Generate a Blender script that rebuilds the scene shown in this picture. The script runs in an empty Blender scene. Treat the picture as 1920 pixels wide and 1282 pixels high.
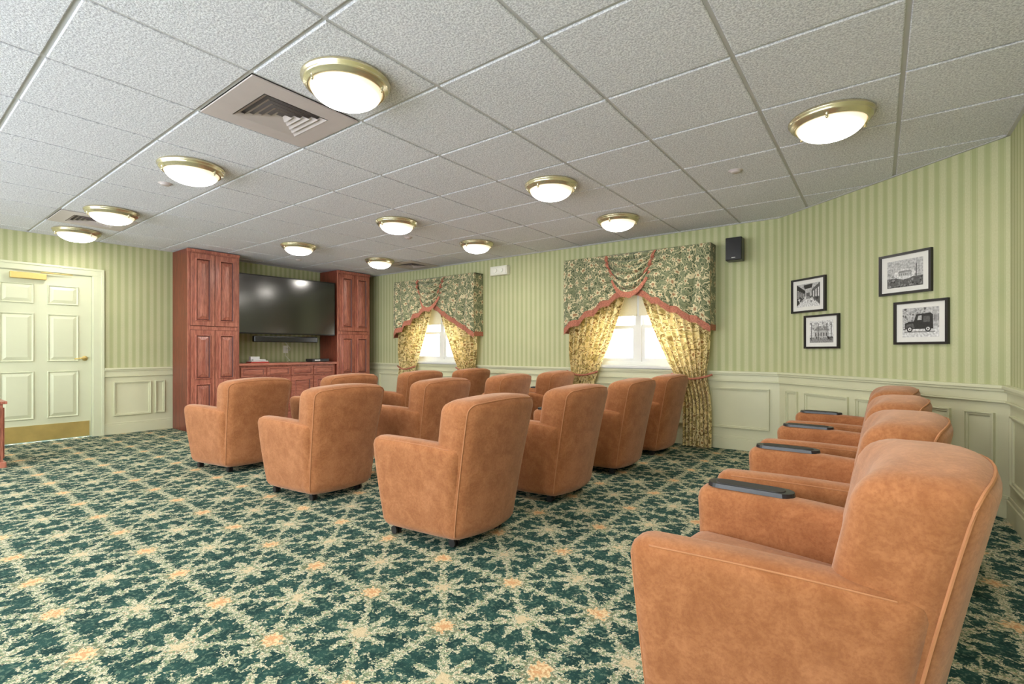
import bpy,bmesh,math,random
from mathutils import Vector,Matrix
random.seed(4)
sc=bpy.context.scene
try: sc.view_settings.view_transform='Standard'
except Exception: pass
PI=math.pi
def lin(r,g,b):
    f=lambda c:((c/255)/12.92 if c/255<=.04045 else (((c/255)+.055)/1.055)**2.4)
    return (f(r),f(g),f(b),1)
# ---------------------------------------------------------------- node helper
class V:
    def __init__(s,g,k): s.g=g; s.k=k
    def __add__(s,o): return s.g.m('ADD',s,o)
    def __radd__(s,o): return s.g.m('ADD',o,s)
    def __sub__(s,o): return s.g.m('SUBTRACT',s,o)
    def __rsub__(s,o): return s.g.m('SUBTRACT',o,s)
    def __mul__(s,o): return s.g.m('MULTIPLY',s,o)
    def __rmul__(s,o): return s.g.m('MULTIPLY',o,s)
    def __truediv__(s,o): return s.g.m('DIVIDE',s,o)
class G:
    def __init__(s,name,rough=.6,metal=0,spec=None,**kw):
        s.mat=bpy.data.materials.new(name); s.mat.use_nodes=True
        s.t=s.mat.node_tree; s.b=s.t.nodes['Principled BSDF']
        s.b.inputs['Roughness'].default_value=rough; s.b.inputs['Metallic'].default_value=metal
        if spec is not None: s.b.inputs['Specular IOR Level'].default_value=spec
        for k,v in kw.items(): s.b.inputs[k.replace('_',' ')].default_value=v
    def put(s,inp,a):
        if isinstance(a,V): s.t.links.new(a.k,inp)
        else: inp.default_value=a
    def m(s,op,*a):
        n=s.t.nodes.new('ShaderNodeMath'); n.operation=op
        for i,x in enumerate(a): s.put(n.inputs[i],x)
        return V(s,n.outputs[0])
    def ab(s,a): return s.m('ABSOLUTE',a)
    def fr(s,a): return s.m('FRACT',a)
    def mx(s,a,b): return s.m('MAXIMUM',a,b)
    def mn(s,a,b): return s.m('MINIMUM',a,b)
    def ss(s,x,e0,e1):
        n=s.t.nodes.new('ShaderNodeMapRange'); n.interpolation_type='SMOOTHSTEP'
        s.put(n.inputs[0],x); n.inputs[1].default_value=e0; n.inputs[2].default_value=e1
        return V(s,n.outputs[0])
    def mix(s,f,a,b):
        n=s.t.nodes.new('ShaderNodeMix'); n.data_type='RGBA'
        s.put(n.inputs[0],f); s.put(n.inputs[6],a); s.put(n.inputs[7],b)
        return V(s,n.outputs[2])
    def co(s,which='Object'):
        n=s.t.nodes.new('ShaderNodeTexCoord'); return V(s,n.outputs[which])
    def xyz(s,v):
        n=s.t.nodes.new('ShaderNodeSeparateXYZ'); s.put(n.inputs[0],v)
        return [V(s,o) for o in n.outputs]
    def cmb(s,x,y,z):
        n=s.t.nodes.new('ShaderNodeCombineXYZ')
        for i,a in enumerate((x,y,z)): s.put(n.inputs[i],a)
        return V(s,n.outputs[0])
    def noise(s,vec,scale,detail=2,rough=.5,dist=0):
        n=s.t.nodes.new('ShaderNodeTexNoise'); s.put(n.inputs['Vector'],vec)
        n.inputs['Scale'].default_value=scale; n.inputs['Detail'].default_value=detail
        n.inputs['Roughness'].default_value=rough; n.inputs['Distortion'].default_value=dist
        return V(s,n.outputs[0])
    def vorcell(s,x,y,scale,rnd=.6):
        # returns polar coordinates (r, theta, random) around the nearest cell point of a 2D voronoi
        v=s.cmb(x*scale,y*scale,0.0)
        n=s.t.nodes.new('ShaderNodeTexVoronoi'); n.voronoi_dimensions='2D'; s.put(n.inputs['Vector'],v)
        n.inputs['Scale'].default_value=1; n.inputs['Randomness'].default_value=rnd
        p=s.xyz(V(s,n.outputs['Position'])); c=s.xyz(V(s,n.outputs['Color']))
        dx=x*scale-p[0]; dy=y*scale-p[1]
        return s.m('SQRT',dx*dx+dy*dy), s.m('ARCTAN2',dy,dx)+c[0]*6.28, c[1]
    def bump(s,h,strength=.3,dist=.01):
        n=s.t.nodes.new('ShaderNodeBump'); s.put(n.inputs['Height'],h)
        n.inputs['Strength'].default_value=strength; n.inputs['Distance'].default_value=dist
        s.t.links.new(n.outputs[0],s.b.inputs['Normal'])
    def col(s,c): s.put(s.b.inputs['Base Color'],c); return s
    def trans(s,c,f):
        tr=s.t.nodes.new('ShaderNodeBsdfTranslucent'); s.put(tr.inputs[0],c)
        mxs=s.t.nodes.new('ShaderNodeMixShader'); mxs.inputs[0].default_value=f
        s.t.links.new(s.b.outputs[0],mxs.inputs[1]); s.t.links.new(tr.outputs[0],mxs.inputs[2])
        s.t.links.new(mxs.outputs[0],s.t.nodes['Material Output'].inputs[0])
def flat(name,c,rough=.6,metal=0,var=.06,scale=8,bump=0,detail=3,**kw):
    g=G(name,rough,metal,**kw); n=g.ss(g.noise(g.co(),scale,detail,.6),.25,.75)
    d=tuple(max(0,x*(1-var)) for x in c[:3])+(1,); l=tuple(min(1,x*(1+var)) for x in c[:3])+(1,)
    g.col(g.mix(n,d,l))
    if bump: g.bump(g.noise(g.co(),scale*12,2),bump,.003)
    return g.mat
# ---------------------------------------------------------------- materials
def wallpaper():
    g=G('wallpaper_stripe',.7,spec=.25); x,y,z=g.xyz(g.co())
    n=g.noise(g.co(),3,3); t=g.fr(x/.078)
    big=g.ss(g.ab(t-.5),.24,.29)
    thin=g.m('LESS_THAN',g.ab(g.ab(t-.5)-.20),.02)
    c=g.mix(big,lin(164,168,124),lin(188,189,150))
    c=g.mix(thin*.6,c,lin(194,195,156))
    v=g.noise(g.cmb(x*1.0,y,z*.5),150,2)
    c=g.mix(g.ss(v,.35,.65)*.25,c,lin(160,165,122)); c=g.mix(g.ss(n,.3,.9)*.2,c,lin(206,198,158))
    g.col(c); return g.mat
M={}
M['paper']=wallpaper()
M['sage']=flat('sage_paint',lin(206,205,172),.42,var=.03,scale=2)
M['door']=flat('door_paint',lin(204,207,176),.4,var=.03,scale=2)
def carpet():
    g=G('floral_carpet',.95,spec=.1); X,Y,Z=g.xyz(g.co())
    vec=g.co()
    fine=g.noise(vec,170,2,.6); mid=g.noise(vec,85,2,.6); mid2=g.noise(g.cmb(X+5.1,Y-2.7,Z),60,2,.6)
    wn=(g.noise(vec,26,2,.6)-.5)*.16; wn2=(g.noise(g.cmb(X+7.3,Y+3.1,Z),26,2,.6)-.5)*.16
    u=(X+1.339)/.44+wn; v=(Y-1.345)/.44+wn2
    def cell(a): return g.fr(a+.5)-.5
    a=cell(u); b=cell(v); a2=cell(u+.5); b2=cell(v+.5)
    def rr(p,q): return g.m('SQRT',p*p+q*q)
    r=rr(a,b); r2=rr(a2,b2)
    th=g.m('ARCTAN2',a,b); th2=g.m('ARCTAN2',a2,b2)
    A=g.ab(a); B=g.ab(b)
    jag=(mid-.5)*.19
    def feather(d,s,n,w0,w1):
        w=w0+w1*g.ab(g.m('SINE',s*(PI*n)))
        return g.m('LESS_THAN',d+jag,w)
    lat=g.mx(feather(A,B,7,.012,.054),feather(B,A,7,.012,.054))
    dg=feather(g.ab(A-B)*.707,r,7,.000,.040)
    ros=g.m('LESS_THAN',r2+jag,.215+.09*g.m('COSINE',th2*8))
    star=g.m('LESS_THAN',r+jag,.22+.07*g.m('COSINE',th*8))
    ring=g.m('LESS_THAN',g.ab(r-(.36+.03*g.m('COSINE',th*12)))+jag,.014)
    rosi=g.m('LESS_THAN',r2,.06+.02*g.m('COSINE',th2*6))
    med=g.m('LESS_THAN',r,.092+.018*g.m('COSINE',th*8))
    medc=g.m('LESS_THAN',r,.035)
    dark=g.mix(g.ss(g.noise(vec,14,3),.3,.7),lin(32,58,56),lin(46,78,72))
    dark=g.mix(g.ss(mid2,.53,.62)*.6,dark,lin(104,126,106))
    cream=g.mix(g.ss(mid2,.40,.56),lin(130,144,112),lin(208,201,172))
    cream=g.mix(g.ss(fine,.50,.58)*.85,cream,lin(70,98,84))
    cream=g.mix(g.ss(mid,.58,.66)*.6,cream,lin(200,154,124))
    c=g.mix(ring*.9,dark,cream)
    c=g.mix(ros,c,cream); c=g.mix(star,c,cream); c=g.mix(dg,c,cream); c=g.mix(lat,c,cream)
    c=g.mix(rosi,c,g.mix(mid,lin(176,160,124),lin(222,204,168)))
    rim=g.m('LESS_THAN',g.ab(r-(.122+.018*g.m('COSINE',th*8))),.012)
    c=g.mix(rim*.7,c,lin(86,98,72))
    c=g.mix(med,c,g.mix(g.ss(mid,.38,.6),lin(192,148,106),lin(224,200,156)))
    c=g.mix(medc,c,lin(206,158,114))
    g.col(c); g.bump(fine,.5,.006); return g.mat
M['carpet']=carpet()
def tile():
    g=G('acoustic_tile',.95,spec=.1); v=g.co()
    n=g.noise(v,110,4,.7); n2=g.noise(v,45,3,.6)
    c=g.mix(g.ss(n,.36,.62),lin(194,195,206),lin(246,247,254)); c=g.mix(g.ss(n2,.45,.7)*.25,c,lin(200,201,211))
    g.col(c); g.bump(n*.6+n2*.4,.7,.012); return g.mat
M['tile']=tile()
M['tbar']=flat('ceiling_grid_paint',lin(196,196,198),.5,var=.02)
def suede():
    g=G('suede_orange_brown',.9,spec=.1); v=g.co()
    n=g.noise(v,13,6,.75,.6); f=g.noise(v,95,4,.7); p=g.noise(v,3.0,3,.5,.5)
    c=g.mix(g.ss(n,.28,.72),lin(146,92,56),lin(174,116,76))
    c=g.mix(g.ss(f,.42,.62)*.35,c,lin(128,76,44)); c=g.mix(g.ss(p,.5,.8)*.35,c,lin(194,136,96))
    g.col(c); g.b.inputs['Sheen Weight'].default_value=.30; g.b.inputs['Sheen Roughness'].default_value=.5
    g.b.inputs['Sheen Tint'].default_value=(1,.84,.70,1)
    g.bump(g.noise(v,200,3)*.6+n*.4,.22,.003); return g.mat
M['suede']=suede()
M['pipe']=flat('suede_piping',lin(176,120,80),.8)
M['black']=flat('black_plastic',lin(34,35,38),.35)
M['wheel']=flat('caster_rubber',lin(26,24,24),.5)
def wood(name,c1,c2,ax=2):
    g=G(name,.32); x,y,z=g.xyz(g.co())
    st=g.cmb(x*14,y*14,z*1.2) if ax==2 else g.cmb(x*1.2,y*14,z*14)
    n=g.noise(st,1.6,4,.6,1.2); f=g.noise(st,9,3,.6)
    c=g.mix(g.ss(n,.3,.7),c1,c2); c=g.mix(g.ss(f,.45,.65)*.55,c,tuple(q*.45 for q in c1[:3])+(1,))
    g.col(c); return g.mat
M['cherry']=wood('cherry_wood',lin(158,90,74),lin(196,126,104))
M['cherryh']=wood('cherry_wood_horizontal',lin(158,90,74),lin(196,126,104),0)
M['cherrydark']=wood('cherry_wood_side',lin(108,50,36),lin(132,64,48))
M['groove_shade']=flat('cherry_wood_groove_shade',lin(84,38,30),.5)  # shade of panel grooves and door gaps, put into the colour
M['screen']=flat('tv_screen_glass',lin(9,10,12),.16,var=.02,IOR=2.0)
M['bezel']=flat('tv_bezel',lin(18,18,20),.25)
M['brass']=flat('brass',lin(214,190,120),.38,.7,var=.1,scale=5)
M['ring']=flat('antique_nickel',lin(210,200,168),.26,.8,var=.08,scale=10)
M['white']=flat('white_plastic',lin(226,224,212),.4,var=.02)
M['winframe']=flat('window_vinyl',lin(212,212,208),.5,var=.02)
M['vent']=flat('vent_paint',lin(196,186,186),.5,var=.03)
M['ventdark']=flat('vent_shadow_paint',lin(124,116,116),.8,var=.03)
def shade():
    g=G('roller_shade_fabric',.8); n=g.noise(g.co(),60,2); c=g.mix(n,lin(232,224,196),lin(242,236,212)); g.col(c); g.trans(c,.12); return g.mat
M['shade']=shade()
M['framebk']=flat('frame_black',lin(36,34,34),.3)
M['matw']=flat('picture_mat',lin(222,220,214),.7,var=.02)
for k,vv in (('p0',40),('p1',88),('p2',136),('p3',176),('p4',204)):
    M[k]=flat('photo_tone_'+k,lin(vv,vv-1,vv-2),.5,var=.42,scale=70,detail=5)
M['fringe']=flat('fringe_rust',lin(168,104,82),.85,var=.45,scale=90)
M['red']=flat('red_box',lin(190,60,50),.5)
M['book']=flat('paper_white',lin(222,222,220),.6)
M['ground']=flat('outdoor_concrete',lin(225,225,222),.9)
def drape(name,bg,bg2,s1,s2,ctr,sc1,fs):
    g=G(name,.8,spec=.2,Sheen_Weight=.2); v=g.co('UV'); x,y,z=g.xyz(v)
    wx=(g.noise(v,9,1)-.5)*.06; wy=(g.noise(g.cmb(x+3.3,y+1.7,z),9,1)-.5)*.06
    n1=g.noise(v,sc1,1,.4,.9); band=1-g.ss(g.ab(n1-.5),.010,.022)
    n2=g.noise(g.cmb(x+8.1,y,z),sc1*1.3,1,.4,.9); band2=1-g.ss(g.ab(n2-.5),.006,.014)
    n3=g.noise(v,sc1*5,2,.5)
    r,th,rn=g.vorcell(x+wx,y+wy,fs,.55)
    fl=g.m('LESS_THAN',r,.30+.09*g.m('COSINE',th*5)); ol=g.m('LESS_THAN',g.ab(r-(.30+.09*g.m('COSINE',th*5))),.028)
    cc=g.m('LESS_THAN',r,.11); rays=g.m('LESS_THAN',g.ab(g.m('SINE',th*5)),.22)
    r2,th2,rn2=g.vorcell(x+wy+.37,y+wx+.21,fs*1.9,.8)
    leaf=g.m('LESS_THAN',r2,.12+.26*g.ab(g.m('COSINE',th2)))
    lo=g.m('LESS_THAN',g.ab(r2-(.12+.26*g.ab(g.m('COSINE',th2)))),.035)
    c=g.mix(g.ss(n3,.35,.65),bg,bg2)
    c=g.mix(band2*.8,c,s2); c=g.mix(leaf*.9,c,s2); c=g.mix(lo*.7,c,s1)
    c=g.mix(band,c,s1)
    c=g.mix(fl,c,g.mix(rays*.7,s1 if name.startswith('val') else bg2,s2)); c=g.mix(ol,c,s2 if name.startswith('val') else s1); c=g.mix(cc,c,ctr)
    g.col(c); g.trans(c,.2)
    return g.mat
M['drape']=drape('drape_gold_scroll',lin(238,214,148),lin(246,228,174),lin(140,116,66),lin(190,172,108),lin(168,128,78),7,7)
M['valance']=drape('valance_green_scroll',lin(118,126,96),lin(142,146,112),lin(224,212,172),lin(82,96,70),lin(166,130,96),8,8)
def glass():
    m=bpy.data.materials.new('window_glass'); m.use_nodes=True; t=m.node_tree; t.nodes.clear()
    o=t.nodes.new('ShaderNodeOutputMaterial'); a=t.nodes.new('ShaderNodeBsdfTransparent'); b=t.nodes.new('ShaderNodeBsdfGlossy')
    b.inputs['Roughness'].default_value=.05; mx=t.nodes.new('ShaderNodeMixShader'); mx.inputs[0].default_value=.06
    t.links.new(a.outputs[0],mx.inputs[1]); t.links.new(b.outputs[0],mx.inputs[2]); t.links.new(mx.outputs[0],o.inputs[0]); return m
M['glass']=glass()
LAMP=112
def dome():
    g=G('frosted_lit_glass',.4); x,y,z=g.xyz(g.co()); r=g.m('SQRT',x*x+y*y)
    k=1-g.ss(r,.03,.178)
    g.col((.9,.85,.75,1)); g.put(g.b.inputs['Emission Color'],g.mix(g.ss(k,0,.15),(1,.86,.62,1),(1,.95,.87,1)))
    g.put(g.b.inputs['Emission Strength'],.7+g.m('POWER',k,1.8)*LAMP); return g.mat
M['dome']=dome()
# ---------------------------------------------------------------- mesh helpers
def abox(bm,x0,x1,y0,y1,z0,z1,mi=0):
    vs=[bm.verts.new(c) for c in ((x0,y0,z0),(x1,y0,z0),(x1,y1,z0),(x0,y1,z0),(x0,y0,z1),(x1,y0,z1),(x1,y1,z1),(x0,y1,z1))]
    for f in ((3,2,1,0),(4,5,6,7),(0,1,5,4),(1,2,6,5),(2,3,7,6),(3,0,4,7)):
        bm.faces.new([vs[i] for i in f]).material_index=mi
def rframe(bm,x0,x1,z0,z1,y0,y1,w,mi=0):
    R=[]
    for (y,i) in ((y0,0),(y0,w),(y1,w),(y1,0)):
        R.append([bm.verts.new(c) for c in ((x0+i,y,z0+i),(x1-i,y,z0+i),(x1-i,y,z1-i),(x0+i,y,z1-i))])
    for k in range(4):
        a,b=R[k],R[(k+1)%4]
        for i in range(4):
            j=(i+1)%4; bm.faces.new([a[i],a[j],b[j],b[i]]).material_index=mi
def nested(bm,rects,mi=0,gi=None):
    prev=None
    for n,(x0,x1,z0,z1,y) in enumerate(rects):
        vs=[bm.verts.new(c) for c in ((x0,y,z0),(x1,y,z0),(x1,y,z1),(x0,y,z1))]
        if prev:
            for i in range(4):
                j=(i+1)%4; bm.faces.new([prev[i],prev[j],vs[j],vs[i]]).material_index=(gi if gi is not None and n==3 else mi)
        prev=vs
    bm.faces.new(prev).material_index=mi
def rpanel(bm,x0,x1,z0,z1,y,mi=0,k=1,gi=None):
    def r(i,dy): return (x0+i,x1-i,z0+i,z1-i,y+dy)
    nested(bm,[r(0,0.001),r(.004*k,-.012*k),r(.010*k,-.012*k),r(.018*k,-.001),r(.05*k,-.012*k)],mi,gi)
def pmould(bm,x0,x1,z0,z1,y,mi=0):
    rframe(bm,x0,x1,z0,z1,y-.022,y+.002,.011,mi)
    rframe(bm,x0+.011,x1-.011,z0+.011,z1-.011,y-.012,y+.002,.014,mi)
def lathe(bm,prof,c=(0,0,0),n=48,mi=0,closed=False):
    rings=[]
    for (r,z) in prof:
        if r<1e-5: rings.append([bm.verts.new((c[0],c[1],c[2]+z))])
        else: rings.append([bm.verts.new((c[0]+r*math.cos(2*PI*i/n),c[1]+r*math.sin(2*PI*i/n),c[2]+z)) for i in range(n)])
    for a,b in zip(rings,rings[1:]):
        for i in range(n):
            j=(i+1)%n
            if len(a)==1 and len(b)==1: continue
            if len(a)==1: f=bm.faces.new([a[0],b[i],b[j]])
            elif len(b)==1: f=bm.faces.new([a[i],a[j],b[0]])
            else: f=bm.faces.new([a[i],a[j],b[j],b[i]])
            f.material_index=mi
def tube(bm,pts,r,mi=0,n=8):
    pts=[Vector(p) for p in pts]; rings=[]
    for i,p in enumerate(pts):
        t=(pts[min(i+1,len(pts)-1)]-pts[max(i-1,0)]).normalized()
        u=t.cross(Vector((0,0,1)));
        if u.length<.1: u=t.cross(Vector((1,0,0)))
        u.normalize(); w=t.cross(u)
        rings.append([bm.verts.new(p+r*(math.cos(2*PI*k/n)*u+math.sin(2*PI*k/n)*w)) for k in range(n)])
    for a,b in zip(rings,rings[1:]):
        for k in range(n):
            j=(k+1)%n; bm.faces.new([a[k],a[j],b[j],b[k]]).material_index=mi
    bm.faces.new(rings[0][::-1]).material_index=mi; bm.faces.new(rings[-1]).material_index=mi
def cylx(bm,c,r,l,axis='X',mi=0,n=20):
    d={'X':Vector((1,0,0)),'Y':Vector((0,1,0)),'Z':Vector((0,0,1))}[axis]*l/2
    tube(bm,[Vector(c)-d,Vector(c)+d],r,mi,n)
def mk(name,bm,mats,loc=(0,0,0),rot=0,parent=None,smooth=False,bevel=0,recalc=True,seg=2):
    if recalc: bmesh.ops.recalc_face_normals(bm,faces=bm.faces[:])
    me=bpy.data.meshes.new(name); bm.to_mesh(me); bm.free()
    for m in mats: me.materials.append(M[m] if isinstance(m,str) else m)
    if smooth:
        for p in me.polygons: p.use_smooth=True
    o=bpy.data.objects.new(name,me); sc.collection.objects.link(o)
    o.location=loc; o.rotation_euler=(0,0,rot)
    if parent: o.parent=parent
    if bevel:
        b=o.modifiers.new('bevel','BEVEL'); b.width=bevel; b.segments=seg; b.limit_method='ANGLE'; b.angle_limit=.6
    return o
def empty(name,loc=(0,0,0),rot=0):
    e=bpy.data.objects.new(name,None); e.empty_display_size=.1; sc.collection.objects.link(e); e.location=loc; e.rotation_euler=(0,0,rot); return e
# ---------------------------------------------------------------- room
ZC=2.41; WX=-7.75; WY=5.62; BY=-2.2
C1=(-.81,5.62); C2=(.66,4.33)
corners={'north':((WX,WY),C1),'northeast':(C1,C2),'east':(C2,(.66,BY)),'south':((.66,BY),(WX,BY)),'west':((WX,BY),(WX,WY))}
win_c=[-2.33,-5.66]; WW=1.30; WZ0,WZ1=.88,2.06
DTOP=1.985
opens={'north':[(c-WW/2-WX,c+WW/2-WX,WZ0,WZ1) for c in sorted(win_c)],
       'west':[(.79-BY-.02,1.703-BY+.02,-.01,DTOP)],
       'south':[(.6,3.9,.2,2.25),(4.5,7.8,.2,2.25)]}  # south openings are unseen, added to let in daylight
panels={'north':[(.55,1.30),(1.42,2.74),(3.00,3.42),(3.55,4.55),(4.75,6.05),(6.26,6.85)],
 'northeast':[(.095,.245),(.33,.806),(.873,1.32),(1.40,1.616),(1.70,1.877)],
 'east':[(.10+.9*i,.10+.9*i+.8) for i in range(7)],
 'south':[],
 'west':[(.1,.9),(1.0,1.8),(1.9,2.6),(4.117,4.514),(4.56,4.67)]}
RAIL=.84
tn=0
for nm,(a,b) in corners.items():
    a=Vector(a); b=Vector(b); L=(b-a).length; ang=math.atan2(b.y-a.y,b.x-a.x)
    bm=bmesh.new(); ops=sorted(opens.get(nm,[]))
    T=.14
    xs=0; segs=[]
    for (x0,x1,z0,z1) in ops:
        segs.append((xs,x0,0,ZC+.05)); segs.append((x0,x1,z1,ZC+.05))
        if z0>0: segs.append((x0,x1,0,z0))
        xs=x1
    segs.append((xs,L,0,ZC+.05))
    for (x0,x1,z0,z1) in segs:
        if z0<RAIL-.02:
            if z1>RAIL-.02:
                abox(bm,x0,x1,0,T,z0,RAIL-.02,1); abox(bm,x0,x1,0,T,RAIL-.02,z1,0)
            else: abox(bm,x0,x1,0,T,z0,z1,1)
        else: abox(bm,x0,x1,0,T,z0,z1,0)
    mk('wall_'+nm,bm,['paper','sage'],(a.x,a.y,0),ang)
    cut=[(x0-(.10 if z0<=0 else .07),x1+(.10 if z0<=0 else .07)) for (x0,x1,z0,z1) in ops if z0<.5]
    def spans_of(cs):
        out=[]; xs=0
        for (x0,x1) in cs: out.append((xs,x0)); xs=x1
        out.append((xs,L)); return out
    rs=spans_of(cut); bs=spans_of([c for c,(x0,x1,z0,z1) in zip(cut,[o for o in ops if o[2]<.5]) if z0<=0])
    bm=bmesh.new()
    for (x0,x1) in rs:
        abox(bm,x0,x1,-.042,.0,RAIL-.022,RAIL); abox(bm,x0,x1,-.030,.0,RAIL-.040,RAIL-.022)
        abox(bm,x0,x1,-.016,.0,RAIL-.10,RAIL-.040); abox(bm,x0,x1,-.024,0,RAIL-.112,RAIL-.10)
    for (x0,x1) in panels[nm]: pmould(bm,x0,x1,.23,.66,0)
    tn+=1; mk('trim_%d'%tn,bm,['sage'],(a.x,a.y,0),ang,bevel=.003)
    bm=bmesh.new()
    for (x0,x1) in bs:
        abox(bm,x0,x1,-.018,0,0,.12); abox(bm,x0,x1,-.010,0,.12,.145)
    mk('baseboard_'+nm,bm,['sage'],(a.x,a.y,0),ang,bevel=.004)
bm=bmesh.new(); abox(bm,WX-.15,.85,BY-.15,WY+.15,-.1,0); mk('floor',bm,['carpet'])
# ceiling
TS=.634; GX=-1.807; GY=1.770
def clipc(bm):
    d=(Vector(C2)-Vector(C1)).normalized(); n=Vector((-d.y,d.x,0))
    for (p,nn) in (((C1[0],C1[1],0),n),((WX,0,0),(-1,0,0)),((0,WY,0),(0,1,0)),((.66,0,0),(1,0,0)),((0,BY,0),(0,-1,0))):
        bmesh.ops.bisect_plane(bm,geom=bm.verts[:]+bm.edges[:]+bm.faces[:],plane_co=p,plane_no=nn,clear_outer=True)
ceil=empty('ceiling')
skip={(-2,-1),(-8,-1),(-7,5)}
bm=bmesh.new()
gap=.010
for i in range(-11,5):
    for j in range(-8,8):
        x0=GX+i*TS; y0=GY+j*TS
        if x0>.7 or y0>WY or x0+TS<WX or y0+TS<BY or (i,j) in skip: continue
        a0,a1,b0,b1=x0+gap,x0+TS-gap,y0+gap,y0+TS-gap
        lv=[(0,ZC+.014),(.0,ZC+.003),(.004,ZC)]
        prev=None
        for (ins,z) in lv:
            vs=[bm.verts.new(c) for c in ((a0+ins,b0+ins,z),(a0+ins,b1-ins,z),(a1-ins,b1-ins,z),(a1-ins,b0+ins,z))]
            if prev:
                for k in range(4): bm.faces.new([prev[k],prev[(k+1)%4],vs[(k+1)%4],vs[k]])
            prev=vs
        bm.faces.new(prev)
clipc(bm); mk('ceiling_tiles',bm,['tile'],parent=ceil,recalc=False)
bm=bmesh.new()
for i in range(-11,5):
    x=GX+i*TS
    if WX<x<.66: abox(bm,x-.012,x+.012,BY,WY,ZC+.0085,ZC+.02)
for j in range(-8,8):
    y=GY+j*TS
    if BY<y<WY: abox(bm,WX,.66,y-.012,y+.012,ZC+.0088,ZC+.02)
clipc(bm); mk('grid_bars',bm,['tbar'],parent=ceil,recalc=False)
bm=bmesh.new(); abox(bm,WX,.66,BY,WY,ZC+.045,ZC+.06); clipc(bm); mk('ceiling_deck',bm,['ventdark'],parent=ceil,recalc=False)
for nm,(a,b) in corners.items():
    a=Vector(a); b=Vector(b); L=(b-a).length; ang=math.atan2(b.y-a.y,b.x-a.x)
    bm=bmesh.new(); abox(bm,0,L,-.02,0,ZC-.003,ZC+.004); o=mk('perimeter_'+nm,bm,['tbar'],(a.x,a.y,0),ang,parent=ceil)
# ---------------------------------------------------------------- windows
def window(k,cx,wy,rot,w,shade=True,WZ0=WZ0,WZ1=WZ1,n=2):
    e=empty('window_%d'%k,(cx,wy,0),rot); h=w/2
    bm=bmesh.new()
    cw=.07
    rframe(bm,-h-cw,h+cw,WZ0-cw,WZ1+cw,-.02,0,cw)
    abox(bm,-h-cw-.02,h+cw+.02,-.06,.03,WZ0-.03,WZ0-.001)   # sill
    f=.045
    rframe(bm,-h,h,WZ0,WZ1,.03,.12,f)
    cells=[]
    for i in range(n):
        cells.append((-h+w/n*i+(.035 if i else f),-h+w/n*(i+1)-(.035 if i<n-1 else f)))
        if i: abox(bm,-h+w/n*i-.035,-h+w/n*i+.035,.032,.118,WZ0+f,WZ1-f)
    zm=(WZ0+WZ1)/2-.12
    for (x0,x1) in cells:
        for (z0,z1,y) in ((WZ0+f,zm+.02,.052),(zm-.02,WZ1-f,.085)):
            rframe(bm,x0,x1,z0,z1,y,y+.03,.042)
    mk('frame',bm,['winframe'],parent=e)
    bm=bmesh.new()
    for (x0,x1) in cells: 
        bm.faces.new([bm.verts.new(c) for c in ((x0,.0835,WZ0+f),(x1,.0835,WZ0+f),(x1,.0835,WZ1-f),(x0,.0835,WZ1-f))])
    mk('glass',bm,['glass'],parent=e,recalc=False)
    if shade:
        bm=bmesh.new()
        for (x0,x1) in cells:
            abox(bm,x0-.02,x1+.02,.022,.025,1.50,WZ1-.02); abox(bm,x0-.02,x1+.02,.016,.029,1.48,1.50)
            cylx(bm,((x0+x1)/2,.02,WZ1-.03),.02,x1-x0)
        mk('roller_shade',bm,['shade'],parent=e)
for k,c in enumerate(win_c): window(k+1,c,WY,0,WW)
SW_FILL=[(.66-2.25,3.3),(.66-6.15,3.3)]  # unseen south windows, added and made large to brighten ceiling and walls
for k,(c,ww) in enumerate(SW_FILL): window(3+k,c,BY,PI,ww,shade=False,WZ0=.2,WZ1=2.25,n=4)
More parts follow.
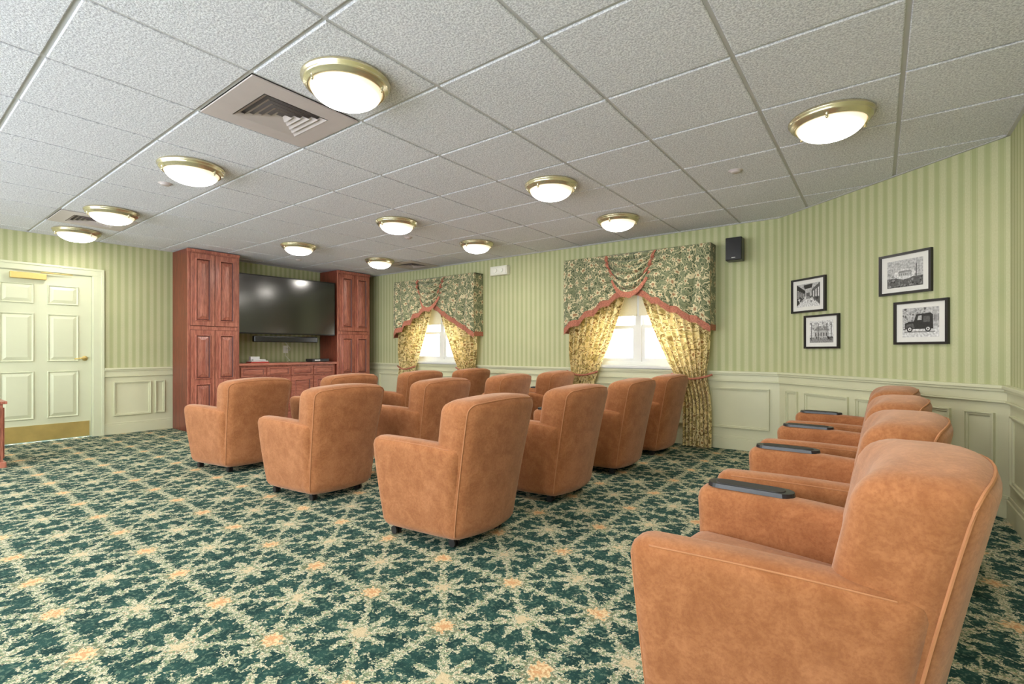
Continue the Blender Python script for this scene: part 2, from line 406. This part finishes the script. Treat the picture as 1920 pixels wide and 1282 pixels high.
# ---------------------------------------------------------------- curtains
def c01(x): return max(0.0,min(1.0,x))
def grid(bm,nu,nv,fn,mi=0,uvs=None):
    uvl=bm.loops.layers.uv.verify()
    vs=[[bm.verts.new(fn(u/nu,v/nv)) for v in range(nv+1)] for u in range(nu+1)]
    for i in range(nu):
        for j in range(nv):
            f=bm.faces.new([vs[i][j],vs[i+1][j],vs[i+1][j+1],vs[i][j+1]]); f.material_index=mi; f.smooth=True
            for l,(a,b) in zip(f.loops,((i,j),(i+1,j),(i+1,j+1),(i,j+1))):
                l[uvl].uv=uvs(a/nu,b/nv) if uvs else (a/nu,b/nv)
def curtains(cx):
    e=empty('window_drapery',(cx,WY,0))
    for s,nm in ((-1,'drape_left'),(1,'drape_right')):
        bm=bmesh.new()
        def xin(z):
            if z>2.0: return .03
            if z>.8:
                t=(2.0-z)/1.2; return .03+.45*(t**1.35)
            t=(.8-z)/.8; return .48+.09*math.sin(min(1,t*2)*PI/2)
        def fn(u,v):
            z=.012+v*2.14; a=xin(z); b=.88-.04*math.exp(-((z-.8)/.2)**2)
            x=a+(b-a)*u
            amp=.036*(1-.3*math.exp(-((z-.8)/.12)**2))
            y=-.122+amp*math.sin(u*2*PI*8+.6*math.sin(z*2))+.010*math.sin(u*2*PI*17+z*3)
            x+= .008*math.sin(u*2*PI*8+1+z*4)
            return (s*x,y,z)
        grid(bm,130,50,fn,0,lambda u,v:(u*1.0+(3 if s>0 else 0),v*2.2))
        mk(nm,bm,['drape'],parent=e,recalc=False,smooth=True)
        bm=bmesh.new() # tieback
        tube(bm,[(s*(.46+.44*t),-.180+.05*(2*t-1)**2,.80-.05*math.sin(t*PI)) for t in [i/10 for i in range(11)]],.012,0)
        mk('tieback_'+nm[6:],bm,['fringe'],parent=e,smooth=True)
    bm=bmesh.new()
    abox(bm,-.90,.90,-.200,-.001,2.195,2.212,0)
    mk('cornice_board',bm,['valance'],parent=e)
    bm=bmesh.new(); bf=bmesh.new()
    NJ=4
    def fold(p): return 1-abs(math.sin(p*PI))**.6   # sharp creases, round lobes
    def side(s):
        def fn(u,v):
            xt=.30+.60*u; xb=.05+.85*u
            t=u*NJ
            st=(math.floor(t-1e-9)+((t-math.floor(t-1e-9)))**2.6)/NJ if u>0 else 0
            zb=1.77-.45*(.30*u+.70*st)
            z=2.205+(zb-2.205)*v
            x=xt+(xb-xt)*(1-math.cos(v*PI/2))
            w=c01((u-.22)/.12); w=w*w*(3-2*w)
            lob=(1-fold(t))
            edge=1 if u<.995 else .3
            y=-.205-.012*math.sin(v*PI)
            y-=w*.062*lob*(.35+.65*v)*edge
            y-=(1-w)*.055*(1-fold(v*5.0+u*3.0))*min(1,v*6)*(1-.4*v)
            x+=.018*math.sin(t*2*PI)*v*w*edge
            return (s*x,y,z)
        grid(bm,160,80,fn,0,lambda u,v:(u*.8+(5 if s>0 else 9),v*.7))
        def fe(u,v):
            p=Vector(fn(u,1)); tz=.075+(.012 if int(u*200)%2 else -.004)
            return (p.x,p.y-.004-.004*math.cos(u*200*PI),p.z+.014-v*tz)
        grid(bf,200,2,fe)
        def fi(u,v):
            p=Vector(fn(0,u)); return (p.x-s*(v*.040-.012),p.y-.014,p.z-.014*v)
        grid(bf,80,2,fi)
        def fr(u,v):
            zb=1.33; return (s*.90,-.207+u*.204+.0*v,2.205+(zb-2.205)*v)
        grid(bm,6,10,fr,0,lambda u,v:(u*.2+13,v*.8))
        def frf(u,v): return (s*.902,-.207+u*.204,1.342-v*.065)
        grid(bf,12,1,frf)
    side(-1); side(1)
    def sw(u,v):
        U=2*u-1; x=.335*U*(1-.12*v)
        z=2.205-v*(.455*(1-abs(U)**2.2)**.75)-.02*v
        k=(1-abs(U)**3)
        y=-.200-.045*math.sin(v*PI*.8)*(1-U*U)-.060*abs(math.sin(v*PI*5.5))**.7*k
        return (x,y,z)
    grid(bm,60,150,sw,0,lambda u,v:(u*.6+20,v*.5))
    def sf(u,v):
        p=Vector(sw(u,1)); return (p.x,p.y-.003,p.z+.01-v*(.060+(.012 if int(u*110)%2 else -.004)))
    grid(bf,110,2,sf)
    abox(bm,-.88,.88,-.165,-.160,1.95,2.19,0)
    mk('valance_swags',bm,['valance'],parent=e,recalc=False)
    mk('valance_fringe',bf,['fringe'],parent=e,recalc=False)
for c in win_c: curtains(c)
# ---------------------------------------------------------------- ceiling fixtures
def fixture(x,y):
    e=empty('ceiling_light',(x,y,ZC))
    bm=bmesh.new()
    lathe(bm,[(.150,-.0005),(.205,-.001),(.214,-.010),(.214,-.020),(.206,-.026),(.206,-.032),(.200,-.042),(.190,-.046),(.187,-.054),(.178,-.058),(.172,-.050),(.170,-.03),(.15,-.0005)],n=56)
    for k in range(3):
        a=k*2*PI/3+.5; cx,cy=.183*math.cos(a),.183*math.sin(a)
        lathe(bm,[(0,-.078),(.006,-.074),(.008,-.066),(.005,-.060),(.010,-.054),(.010,-.045)],(cx,cy,0),12)
    mk('metal_ring',bm,['ring'],parent=e,smooth=True)
    bm=bmesh.new(); pr=[]
    for i in range(15):
        t=i/14*PI/2; pr.append((.172*math.cos(t),-.046-.086*math.sin(t)))
    lathe(bm,pr,n=48); mk('glass_bowl',bm,['dome'],parent=e,smooth=True)
for (x,y) in [(-2.125,1.455),(-4.027,1.455),(-5.929,1.455),(-7.197,1.455),(-.223,1.455),  # last of these is out of view, added to light the foreground
              (-.223,3.357),(-2.125,3.357),(-4.027,3.357),(-5.929,3.357),
              (-2.125,4.625),(-4.027,4.625),(-5.929,4.625),
              (-.223,-.447),(-2.125,-.447),(-4.027,-.447),(-5.929,-.447)]:  # row behind the camera, unseen, added for more light
    fixture(x,y)
def vent(x,y,hs=.303):
    e=empty('air_vent',(x,y,ZC)); bm=bmesh.new(); q=.185
    for (a,b,c,d) in ((-hs,hs,-hs,-q),(-hs,hs,q,hs),(-hs,-q,-q,q),(q,hs,-q,q)): abox(bm,a,b,c,d,-.004,.004,0)
    for i in range(5):
        s0=q-.004-i*.034; s1=s0-.026
        if s1<.01: break
        o=[bm.verts.new(c) for c in ((-s0,-s0,-.006),(s0,-s0,-.006),(s0,s0,-.006),(-s0,s0,-.006))]
        n=[bm.verts.new(c) for c in ((-s1,-s1,.010),(s1,-s1,.010),(s1,s1,.010),(-s1,s1,.010))]
        for k in range(4): bm.faces.new([o[k],o[(k+1)%4],n[(k+1)%4],n[k]]).material_index=0
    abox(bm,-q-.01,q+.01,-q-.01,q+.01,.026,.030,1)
    mk('diffuser',bm,['vent','ventdark'],parent=e,recalc=False,bevel=0)
vent(-2.759,1.453); vent(-6.563,1.453); vent(-5.928,5.257)
def sprink(x,y):
    bm=bmesh.new(); lathe(bm,[(0,-.016),(.03,-.016),(.034,-.012),(.036,-.004),(.048,-.003),(.05,0)],n=28)
    mk('sprinkler_head',bm,['vent'],(x,y,ZC),smooth=True)
for p in ((-4.61,1.476),(-.86,3.94),(-4.49,3.92),(-6.9,3.9)): sprink(*p)
# ---------------------------------------------------------------- door (west wall)  local x = world y
d=empty('door_1',(WX,0,0),PI/2)
bm=bmesh.new(); D0,D1=.79,1.703
abox(bm,D0,D1,.015,.055,.01,DTOP-.015)
cw=(D1-D0); px=[(D0+.12,D0+cw/2-.055),(D0+cw/2+.055,D1-.12)]
for (a,b) in px:
    for (z0,z1) in ((1.60,1.83),(.93,1.49),(.27,.82)):
        rpanel(bm,a,b,z0,z1,.015,0,1.1)
mk('leaf',bm,['door'],parent=d,bevel=.002)
bm=bmesh.new(); ct=DTOP+.065
for (a,b) in ((D0-.105,D0-.012),(D1+.012,D1+.105)): abox(bm,a,b,-.018,0,0,DTOP-.008)
abox(bm,D0-.105,D1+.105,-.018,0,DTOP-.008,ct)
abox(bm,D0-.118,D0-.09,-.028,-.0005,0,ct-.012); abox(bm,D1+.09,D1+.118,-.028,-.0005,0,ct-.012); abox(bm,D0-.118,D1+.118,-.028,-.0005,ct-.012,ct+.012)
abox(bm,D0-.02,D0-.002,-.01,.10,0,DTOP-.013); abox(bm,D1+.002,D1+.02,-.01,.10,0,DTOP-.013); abox(bm,D0-.02,D1+.02,-.01,.10,DTOP-.013,DTOP-.001)
mk('casing',bm,['door'],parent=d,bevel=.002)
bm=bmesh.new(); abox(bm,D0+.02,D1-.02,.010,.0145,.02,.20); mk('kick_plate',bm,['brass'],parent=d)
bm=bmesh.new(); abox(bm,D0+.20,D0+.50,-.045,.014,1.875,1.945); abox(bm,D0+.45,D1-.18,-.035,-.022,1.955,1.966)
mk('door_closer',bm,['brass'],parent=d,bevel=.006)
bm=bmesh.new(); cylx(bm,(D1-.065,.005,.965),.028,.018,'Y'); cylx(bm,(D1-.065,-.02,.965),.010,.05,'Y'); tube(bm,[(D1-.065,-.045,.965),(D1-.10,-.048,.967),(D1-.17,-.045,.96)],.009)
mk('lever_handle',bm,['brass'],parent=d,smooth=True)
# ---------------------------------------------------------------- cabinets
def tall(y0,y1):
    e=empty('tall_cabinet',(WX,0,0),PI/2); f=-.54
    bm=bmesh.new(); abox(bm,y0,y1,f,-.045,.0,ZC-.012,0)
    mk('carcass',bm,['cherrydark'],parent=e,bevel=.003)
    bm=bmesh.new(); abox(bm,y0,y1,f-.018,f,.0,ZC-.014,0)
    abox(bm,y0-.008,y1+.008,f-.03,f,.0,.085,0); abox(bm,y0-.006,y1+.006,f-.028,f,ZC-.05,ZC-.014,0)
    mid=(y0+y1)/2
    for (a,b) in ((y0+.03,mid-.004),(mid+.004,y1-.03)):
        for (z0,z1,sp) in ((1.39,2.34,None),(.10,1.33,.55)):
            abox(bm,a-.005,b+.005,f-.0185,f-.017,z0-.006,z1+.006,1)  # dark sheet behind each door, stands in for shade in the gap
            abox(bm,a,b,f-.036,f-.018,z0,z1,0)
            if sp is None: rpanel(bm,a+.05,b-.05,z0+.06,z1-.06,f-.036,0,1.4,1)
            else:
                rpanel(bm,a+.05,b-.05,z0+sp+.03,z1-.06,f-.036,0,1.4,1); rpanel(bm,a+.05,b-.05,z0+.06,z0+sp-.03,f-.036,0,1.4,1)
    mk('doors',bm,['cherry','groove_shade'],parent=e,bevel=.002)
tall(2.55,3.19); tall(4.75,5.39)
e=empty('media_console',(WX,0,0),PI/2); f=-.50
bm=bmesh.new(); abox(bm,3.20,4.74,f,-.045,0,.84,0); mk('carcass',bm,['cherry'],parent=e)
bm=bmesh.new(); abox(bm,3.195,4.745,f-.05,-.045,.84,.875,0); 
w=(4.74-3.20-.04)/4
for i in range(4):
    a=3.22+i*w
    abox(bm,a+.01,a+w-.01,f-.018,f,.68,.815,0); rpanel(bm,a+.04,a+w-.04,.70,.795,f-.018,0,.6,1)
    abox(bm,a+.01,a+w-.01,f-.018,f,.09,.66,0); rpanel(bm,a+.06,a+w-.06,.14,.61,f-.018,0,1,1)
mk('drawers_and_top',bm,['cherryh','groove_shade'],parent=e,bevel=.003)
# TV (swivelled slightly on its arm)
e=empty('television',(WX+.478,3.95,0),PI/2-math.radians(4.5))
bm=bmesh.new(); abox(bm,-.755,.755,-.022,.023,1.305,2.175,0); mk('housing',bm,['bezel'],parent=e,bevel=.004)
bm=bmesh.new(); abox(bm,-.74,.74,-.0245,-.021,1.325,2.16,0); mk('screen',bm,['screen'],parent=e)
bm=bmesh.new(); abox(bm,-.2,.2,.023,.07,1.5,2.0); abox(bm,-.05,.05,.07,.42,1.7,1.8); abox(bm,-.15,.15,.42,.445,1.55,1.95); mk('wall_mount',bm,['bezel'],parent=e)
e=empty('soundbar',(WX,0,0),PI/2)
bm=bmesh.new(); abox(bm,3.42,4.42,-.52,-.44,1.185,1.275,0); abox(bm,3.9,3.98,-.45,-.001,1.20,1.26); mk('bar',bm,['bezel'],parent=e,bevel=.012,seg=3)
e=empty('wall_outlet',(WX,0,0),PI/2)
bm=bmesh.new(); abox(bm,4.12,4.20,-.008,0,1.02,1.14); abox(bm,4.14,4.18,-.02,-.006,1.09,1.12); mk('plate',bm,['white'],parent=e,bevel=.002)
bm=bmesh.new(); tube(bm,[(4.16,-.03,1.10),(4.18,-.10,1.06),(4.14,-.18,1.10),(4.10,-.12,1.18),(4.05,-.06,1.24)],.004); tube(bm,[(4.16,-.03,1.10),(4.12,-.06,.98),(4.17,-.12,.90),(4.10,-.16,.885)],.004)
mk('cable',bm,['white'],parent=e,smooth=True)
e=empty('dvd_stack',(WX,0,0),PI/2)
bm=bmesh.new(); abox(bm,3.42,3.68,-.42,-.26,.876,.893,1); abox(bm,3.43,3.67,-.41,-.25,.894,.910,0); abox(bm,3.44,3.57,-.36,-.30,.911,.97,0); abox(bm,3.45,3.63,-.42,-.27,.911,.93,0)
mk('cases',bm,['book','red'],parent=e,bevel=.001)
e=empty('cable_box',(WX,0,0),PI/2)
bm=bmesh.new(); abox(bm,4.36,4.66,-.46,-.26,.882,.925,0); abox(bm,4.37,4.40,-.45,-.27,.875,.883,0); abox(bm,4.62,4.65,-.45,-.27,.875,.883,0); abox(bm,4.40,4.50,-.462,-.458,.895,.912,1)
mk('box',bm,['black','book'],parent=e,bevel=.003)
# left side cabinet with fluted corner
e=empty('side_cabinet',(-6.34,.57,0))
bm=bmesh.new(); abox(bm,-.42,.0,-.28,.20,.03,.575); abox(bm,-.44,.02,-.30,.22,.0,.05); abox(bm,-.445,.025,-.305,.225,.575,.60)
for k in range(7): cylx(bm,(.002,-.25+k*.07,.31),.012,.46,'Z',0,10)
for k in range(6): cylx(bm,(-.38+k*.07,.202,.31),.012,.46,'Z',0,10)
mk('body',bm,['cherry'],parent=e,bevel=.003)
# ---------------------------------------------------------------- speaker + emergency light
e=empty('wall_speaker',(-1.21,WY,2.12))
bm=bmesh.new(); abox(bm,-.08,.08,-.17,-.04,-.12,.12); abox(bm,-.02,.02,-.05,0,-.04,.04); mk('body',bm,['black'],parent=e,bevel=.008)
bm=bmesh.new(); abox(bm,-.072,.072,-.174,-.169,-.112,.112); abox(bm,-.018,.018,-.176,-.173,-.095,-.088,1); mk('grille',bm,['bezel','book'],parent=e,bevel=.003)
e=empty('emergency_light',(-4.41,WY,2.22))
bm=bmesh.new(); abox(bm,-.155,.155,-.075,0,-.065,.065); abox(bm,-.145,.145,-.085,-.07,-.05,.05); cylx(bm,(-.05,-.088,.0),.032,.02,'Y'); cylx(bm,(.06,-.088,.0),.032,.02,'Y'); mk('housing',bm,['white'],parent=e,bevel=.006)
# ---------------------------------------------------------------- framed photographs on angled wall
angNE=math.atan2(C2[1]-C1[1],C2[0]-C1[0])
def poly(bm,pts,y,mi):
    bm.faces.new([bm.verts.new((p[0],y,p[1])) for p in pts]).material_index=mi
def disc(bm,cx,cz,r,y,mi,rz=None,n=20):
    rz=rz or r; poly(bm,[(cx+r*math.cos(2*PI*i/n),cz+rz*math.sin(2*PI*i/n)) for i in range(n)],y,mi)
def photo(s,z,w,h,kind):
    dx,dy=math.cos(angNE),math.sin(angNE)
    o=(C1[0]+dx*s,C1[1]+dy*s,z); bm=bmesh.new(); W,H=w/2,h/2; t=.018
    rframe(bm,-W,W,-H,H,-.024,-.002,t,0)
    abox(bm,-W+.01,W-.01,-.012,-.003,-H+.01,H-.01,1)
    m=.045; a,b=W-t-m,H-t-m*.8
    R=lambda x0,x1,z0,z1,y,mi:poly(bm,[(x0*a,z0*b),(x1*a,z0*b),(x1*a,z1*b),(x0*a,z1*b)],y,mi)
    P=lambda pts,y,mi:poly(bm,[(p[0]*a,p[1]*b) for p in pts],y,mi)
    y0=-.0125
    rnd=random.Random(kind)
    def foliage(n,x0,x1,z0,z1,y,mis):
        for i in range(n):
            cx=rnd.uniform(x0,x1); cz=rnd.uniform(z0,z1); rr_=rnd.uniform(.03,.09); q=8
            poly(bm,[(max(-a,min(a,(cx+rr_*rnd.uniform(.6,1.3)*math.cos(2*PI*k/q))*a)),max(-b,min(b,(cz+1.4*rr_*rnd.uniform(.6,1.3)*math.sin(2*PI*k/q))*b))) for k in range(q)],y-i*.000004,rnd.choice(mis))
    if kind=='truck':
        R(-1,1,-1,1,y0,5); R(-1,1,-1,-.35,y0-.0004,6)
        foliage(50,-1,.3,.1,.95,y0-.0004,(3,4,5,4))
        P([(.1,.2),(.55,.85),(1,.6),(1,.0),(.1,.0)],y0-.0007,5)
        for i in range(4): R(.62+.1*i,.66+.1*i,.05,.5,y0-.00075,3)
        P([(-.85,-.45),(-.85,-.05),(-.62,.08),(-.35,.08),(-.22,.55),(.55,.62),(.68,.5),(.70,-.45)],y0-.0008,2)
        P([(-.16,.15),(-.10,.45),(.08,.47),(.08,.15)],y0-.001,5); R(.18,.52,.0,.4,y0-.001,3)
        P([(-.80,-.40),(-.76,-.12),(-.40,-.05),(-.30,-.38)],y0-.001,3)
        for cx in (-.58,.42): disc(bm,cx*a,-.45*b,.17*a,y0-.0012,2); disc(bm,cx*a,-.45*b,.10*a,y0-.0014,6); disc(bm,cx*a,-.45*b,.04*a,y0-.0016,2)
        R(-.95,-.8,-.5,-.42,y0-.001,3); R(-.9,.8,-.68,-.60,y0-.0009,4)
    elif kind=='street':
        R(-1,1,-1,1,y0,5); P([(-1,-1),(1,-1),(.25,-.1),(-.2,-.1)],y0-.0004,6)
        P([(-1,-.9),(-1,1),(-.25,.4),(-.25,-.15)],y0-.0006,2); P([(1,-.9),(1,1),(.3,.45),(.3,-.15)],y0-.0006,3)
        for i in range(4): P([(-.92+.17*i,-.2),(-.92+.17*i,.5-.1*i),(-.84+.17*i,.46-.1*i),(-.84+.17*i,-.2)],y0-.0008,5)
        for i in range(3): P([(.92-.2*i,-.2),(.92-.2*i,.6-.12*i),(.82-.2*i,.54-.12*i),(.82-.2*i,-.2)],y0-.0008,6)
        P([(-.3,.55),(.3,.6),(.4,.95),(-.4,.9)],y0-.0007,2); R(-.15,.15,-.3,.2,y0-.0009,3)
        foliage(40,-.9,.9,-.6,-.15,y0-.0010,(2,3,4,6))
    elif kind=='house':
        R(-1,1,-1,1,y0,6); R(-1,1,-1,-.5,y0-.0004,4)
        P([(-.6,-.6),(-.6,.1),(-.3,.45),(.3,.45),(.65,.1),(.65,-.6)],y0-.0006,5); P([(-.68,.08),(-.3,.5),(.3,.5),(.72,.08)],y0-.0008,4)
        for i in range(5): R(-.52+.23*i,-.42+.23*i,-.4,-.1,y0-.001,3)
        for tx in (-.85,.85,-.25,.5): R(tx-.025,tx+.025,-.8,.8,y0-.0012,3)
        foliage(45,-.95,.95,.2,.9,y0-.0011,(4,4,5,5)); foliage(20,-.95,.95,-.7,-.5,y0-.0011,(3,4,2))
    else:
        R(-1,1,-1,1,y0,5); R(-1,1,-1,-.3,y0-.0004,3)
        foliage(70,-.95,.95,-.95,-.35,y0-.0005,(2,3,4,3)); foliage(30,-.95,.95,-.3,.1,y0-.0005,(3,4,5))
        disc(bm,0,-.05*b,.62*a,y0-.0009,6,.38*b); R(-.35,.4,-.2,.05,y0-.0011,5)
        for i in range(6): R(-.32+.12*i,-.26+.12*i,-.15,0,y0-.0012,4)
        P([(-.38,.05),(-.3,.2),(.32,.2),(.42,.05)],y0-.0012,4); R(.62,.67,-.3,.6,y0-.001,3)
    mk('framed_photograph',bm,['framebk','matw','p0','p1','p2','p3','p4'],o,angNE,recalc=False)
photo(.38,1.583,.400,.325,'street'); photo(.53,1.233,.385,.31,'house')
photo(1.297,1.647,.40,.315,'oval'); photo(1.413,1.268,.39,.325,'truck')
# ---------------------------------------------------------------- armchair
def block(target,bx,rad,fn,mi,cuts=(6,6,6),seg=5):
    b=bmesh.new(); abox(b,*bx)
    bmesh.ops.bevel(b,geom=b.edges[:],offset=rad,segments=seg,profile=.5,affect='EDGES')
    for ax,n in enumerate(cuts):
        lo,hi=bx[2*ax]+rad,bx[2*ax+1]-rad
        for k in range(n):
            p=[0,0,0]; p[ax]=lo+(hi-lo)*(k+1)/(n+1); nn=[0,0,0]; nn[ax]=1
            bmesh.ops.bisect_plane(b,geom=b.verts[:]+b.edges[:]+b.faces[:],plane_co=p,plane_no=nn)
    for v in b.verts: v.co=Vector(fn(*v.co))
    bmesh.ops.recalc_face_normals(b,faces=b.faces[:])
    for f in b.faces: f.material_index=mi; f.smooth=True
    me=bpy.data.meshes.new('tmp'); b.to_mesh(me); b.free(); target.from_mesh(me); bpy.data.meshes.remove(me)
bm=bmesh.new()
HB=.822; RB=.066
def fback(x,y,z):
    h=c01((z-.05)/.78); u=y/.29
    xx=x*(.95+.14*h)+.162+.132*h**1.15-.060*u*u
    if x<0: xx-=.030*(1-u*u)*math.sin(h*PI)
    return (xx,y*(.90+.14*h),z-.030*u*u*h**4)
block(bm,(-.105,.105,-.29,.29,.05,HB),RB,fback,0,(2,8,8),6)
def farm(s):
    def f(x,y,z):
        ff=c01((x+.36)/.60); h=c01((z-.05)/.525)
        outer=.372-.070*ff**1.3-.062*(1-h)**1.4
        xx=x+.035*(1-h)*(1-ff)+ff*(-.05+.08*h)
        yy=outer-(.065-y)*(1.0-.12*(1-h))
        return (xx,s*yy,z-.018*ff*h+.008*math.sin(ff*PI)*h)
    return f
AT=.575
for s in (-1,1): block(bm,(-.36,.24,-.065,.065,.05,AT),.050,farm(s),0,(8,1,6))
def fseat(x,y,z):
    ff=c01((x+.345)/.485); u=y/.25
    return (x-.02*(1-u*u)*(1-ff),y*(1-.24*ff),z+(.018*(1-u*u)*math.sin(ff*PI) if z>.33 else 0)-.01*ff)
block(bm,(-.345,.14,-.25,.25,.25,.43),.045,fseat,0,(5,6,2))
block(bm,(-.325,.12,-.24,.24,.06,.26),.015,lambda x,y,z:(x,y*(1-.22*(x+.345)/.445),z),0,(2,2,2),2)
# piping
r=RB; k=r*(1-.707); xo=.105-k+.001
path=[]
for zz in [.08+i*.05 for i in range(14)]: path.append((xo,.29-k,min(zz,HB-r)))
for i in range(1,7):
    t=i/6*PI/2; path.append((xo,.29-r+(r-k)*math.cos(t),HB-r+(r-k)*math.sin(t)))
top=[(xo,y_,HB-k) for y_ in [.2-.05*i for i in range(9)]]
full=path+top+[(p[0],-p[1],p[2]) for p in path[::-1]]
tube(bm,[fback(*p) for p in full],.0038,1,6)
for s in (-1,1):
    F=farm(s); kk=.050*(1-.707)
    tube(bm,[F(-.30+.48*i/12,.065-kk,AT-kk) for i in range(13)],.0025,1,6)
    tube(bm,[F(-.36+kk,.065-kk,.09+.44*i/10) for i in range(11)],.0025,1,6)
# tablet
pts=[]
for i in range(24):
    t=2*PI*i/24; cx=.095 if math.cos(t)>0 else -.095
    pts.append((cx+.045*math.cos(t),.045*math.sin(t)))
for (sc_,z0,z1,mi) in ((1.0,AT-.002,AT+.012,3),(.80,AT+.012,AT+.015,2)):
    lo=[bm.verts.new((-.185+p[0]*sc_,.300+p[1]*sc_-.04*(p[0]+.0),z0)) for p in pts]; hi=[bm.verts.new((-.185+p[0]*sc_*.98,.300+p[1]*sc_*.95-.04*p[0],z1)) for p in pts]
    for i in range(24): 
        j=(i+1)%24; bm.faces.new([lo[i],lo[j],hi[j],hi[i]]).material_index=mi
    bm.faces.new(hi).material_index=mi
# casters
for (cx,cy) in ((-.27,.25),(-.27,-.25),(.13,.18),(.13,-.18)):
    cylx(bm,(cx,cy-.012,.024),.024,.014,'Y',2,16); cylx(bm,(cx,cy+.012,.024),.024,.014,'Y',2,16); cylx(bm,(cx,cy,.045),.010,.04,'Z',2,10)
me=bpy.data.meshes.new('armchair'); bm.to_mesh(me); bm.free()
for m_ in ('suede','pipe','wheel','black'): me.materials.append(M[m_])
pos=[(-.175,1.565+.87*i) for i in range(4)]
for x in (-1.965,-3.33,-4.67):
    for y in (2.11,3.09,4.07,5.00): pos.append((x,y))
for (x,y) in pos:
    o=bpy.data.objects.new('armchair',me); sc.collection.objects.link(o); o.location=(x,y,0)
    o.rotation_euler=(0,0,math.radians(random.uniform(-2.5,2.5)) if x<-1 else 0)
# ---------------------------------------------------------------- outside
bm=bmesh.new(); abox(bm,-30,25,WY+.3,40,-.4,-.3); mk('ground',bm,['ground'])
# ---------------------------------------------------------------- world + camera
w=bpy.data.worlds.new('World'); sc.world=w; w.use_nodes=True; bg=w.node_tree.nodes['Background']
bg.inputs[0].default_value=(.90,.95,1,1); bg.inputs[1].default_value=12.0
for (x,y,r,ww,hh,zc) in ((win_c[0],WY+.16,0,WW,WZ1-WZ0,(WZ0+WZ1)/2),(win_c[1],WY+.16,0,WW,WZ1-WZ0,(WZ0+WZ1)/2),(SW_FILL[0][0],BY-.16,PI,3.3,2.05,1.225),(SW_FILL[1][0],BY-.16,PI,3.3,2.05,1.225)):
    l=bpy.data.lights.new('window_portal','AREA'); l.shape='RECTANGLE'; l.size=ww; l.size_y=hh; l.cycles.is_portal=True
    o=bpy.data.objects.new('window_portal',l); sc.collection.objects.link(o); o.location=(x,y,zc); o.rotation_euler=(-PI/2,0,r)
cam=bpy.data.cameras.new('Camera'); co=bpy.data.objects.new('Camera',cam); sc.collection.objects.link(co)
cam.lens=916/1920*36; cam.sensor_width=36; cam.shift_y=16/1920; cam.clip_start=.05
co.location=(0,0,1.06); co.rotation_euler=(PI/2,0,math.radians(36.9)); sc.camera=co
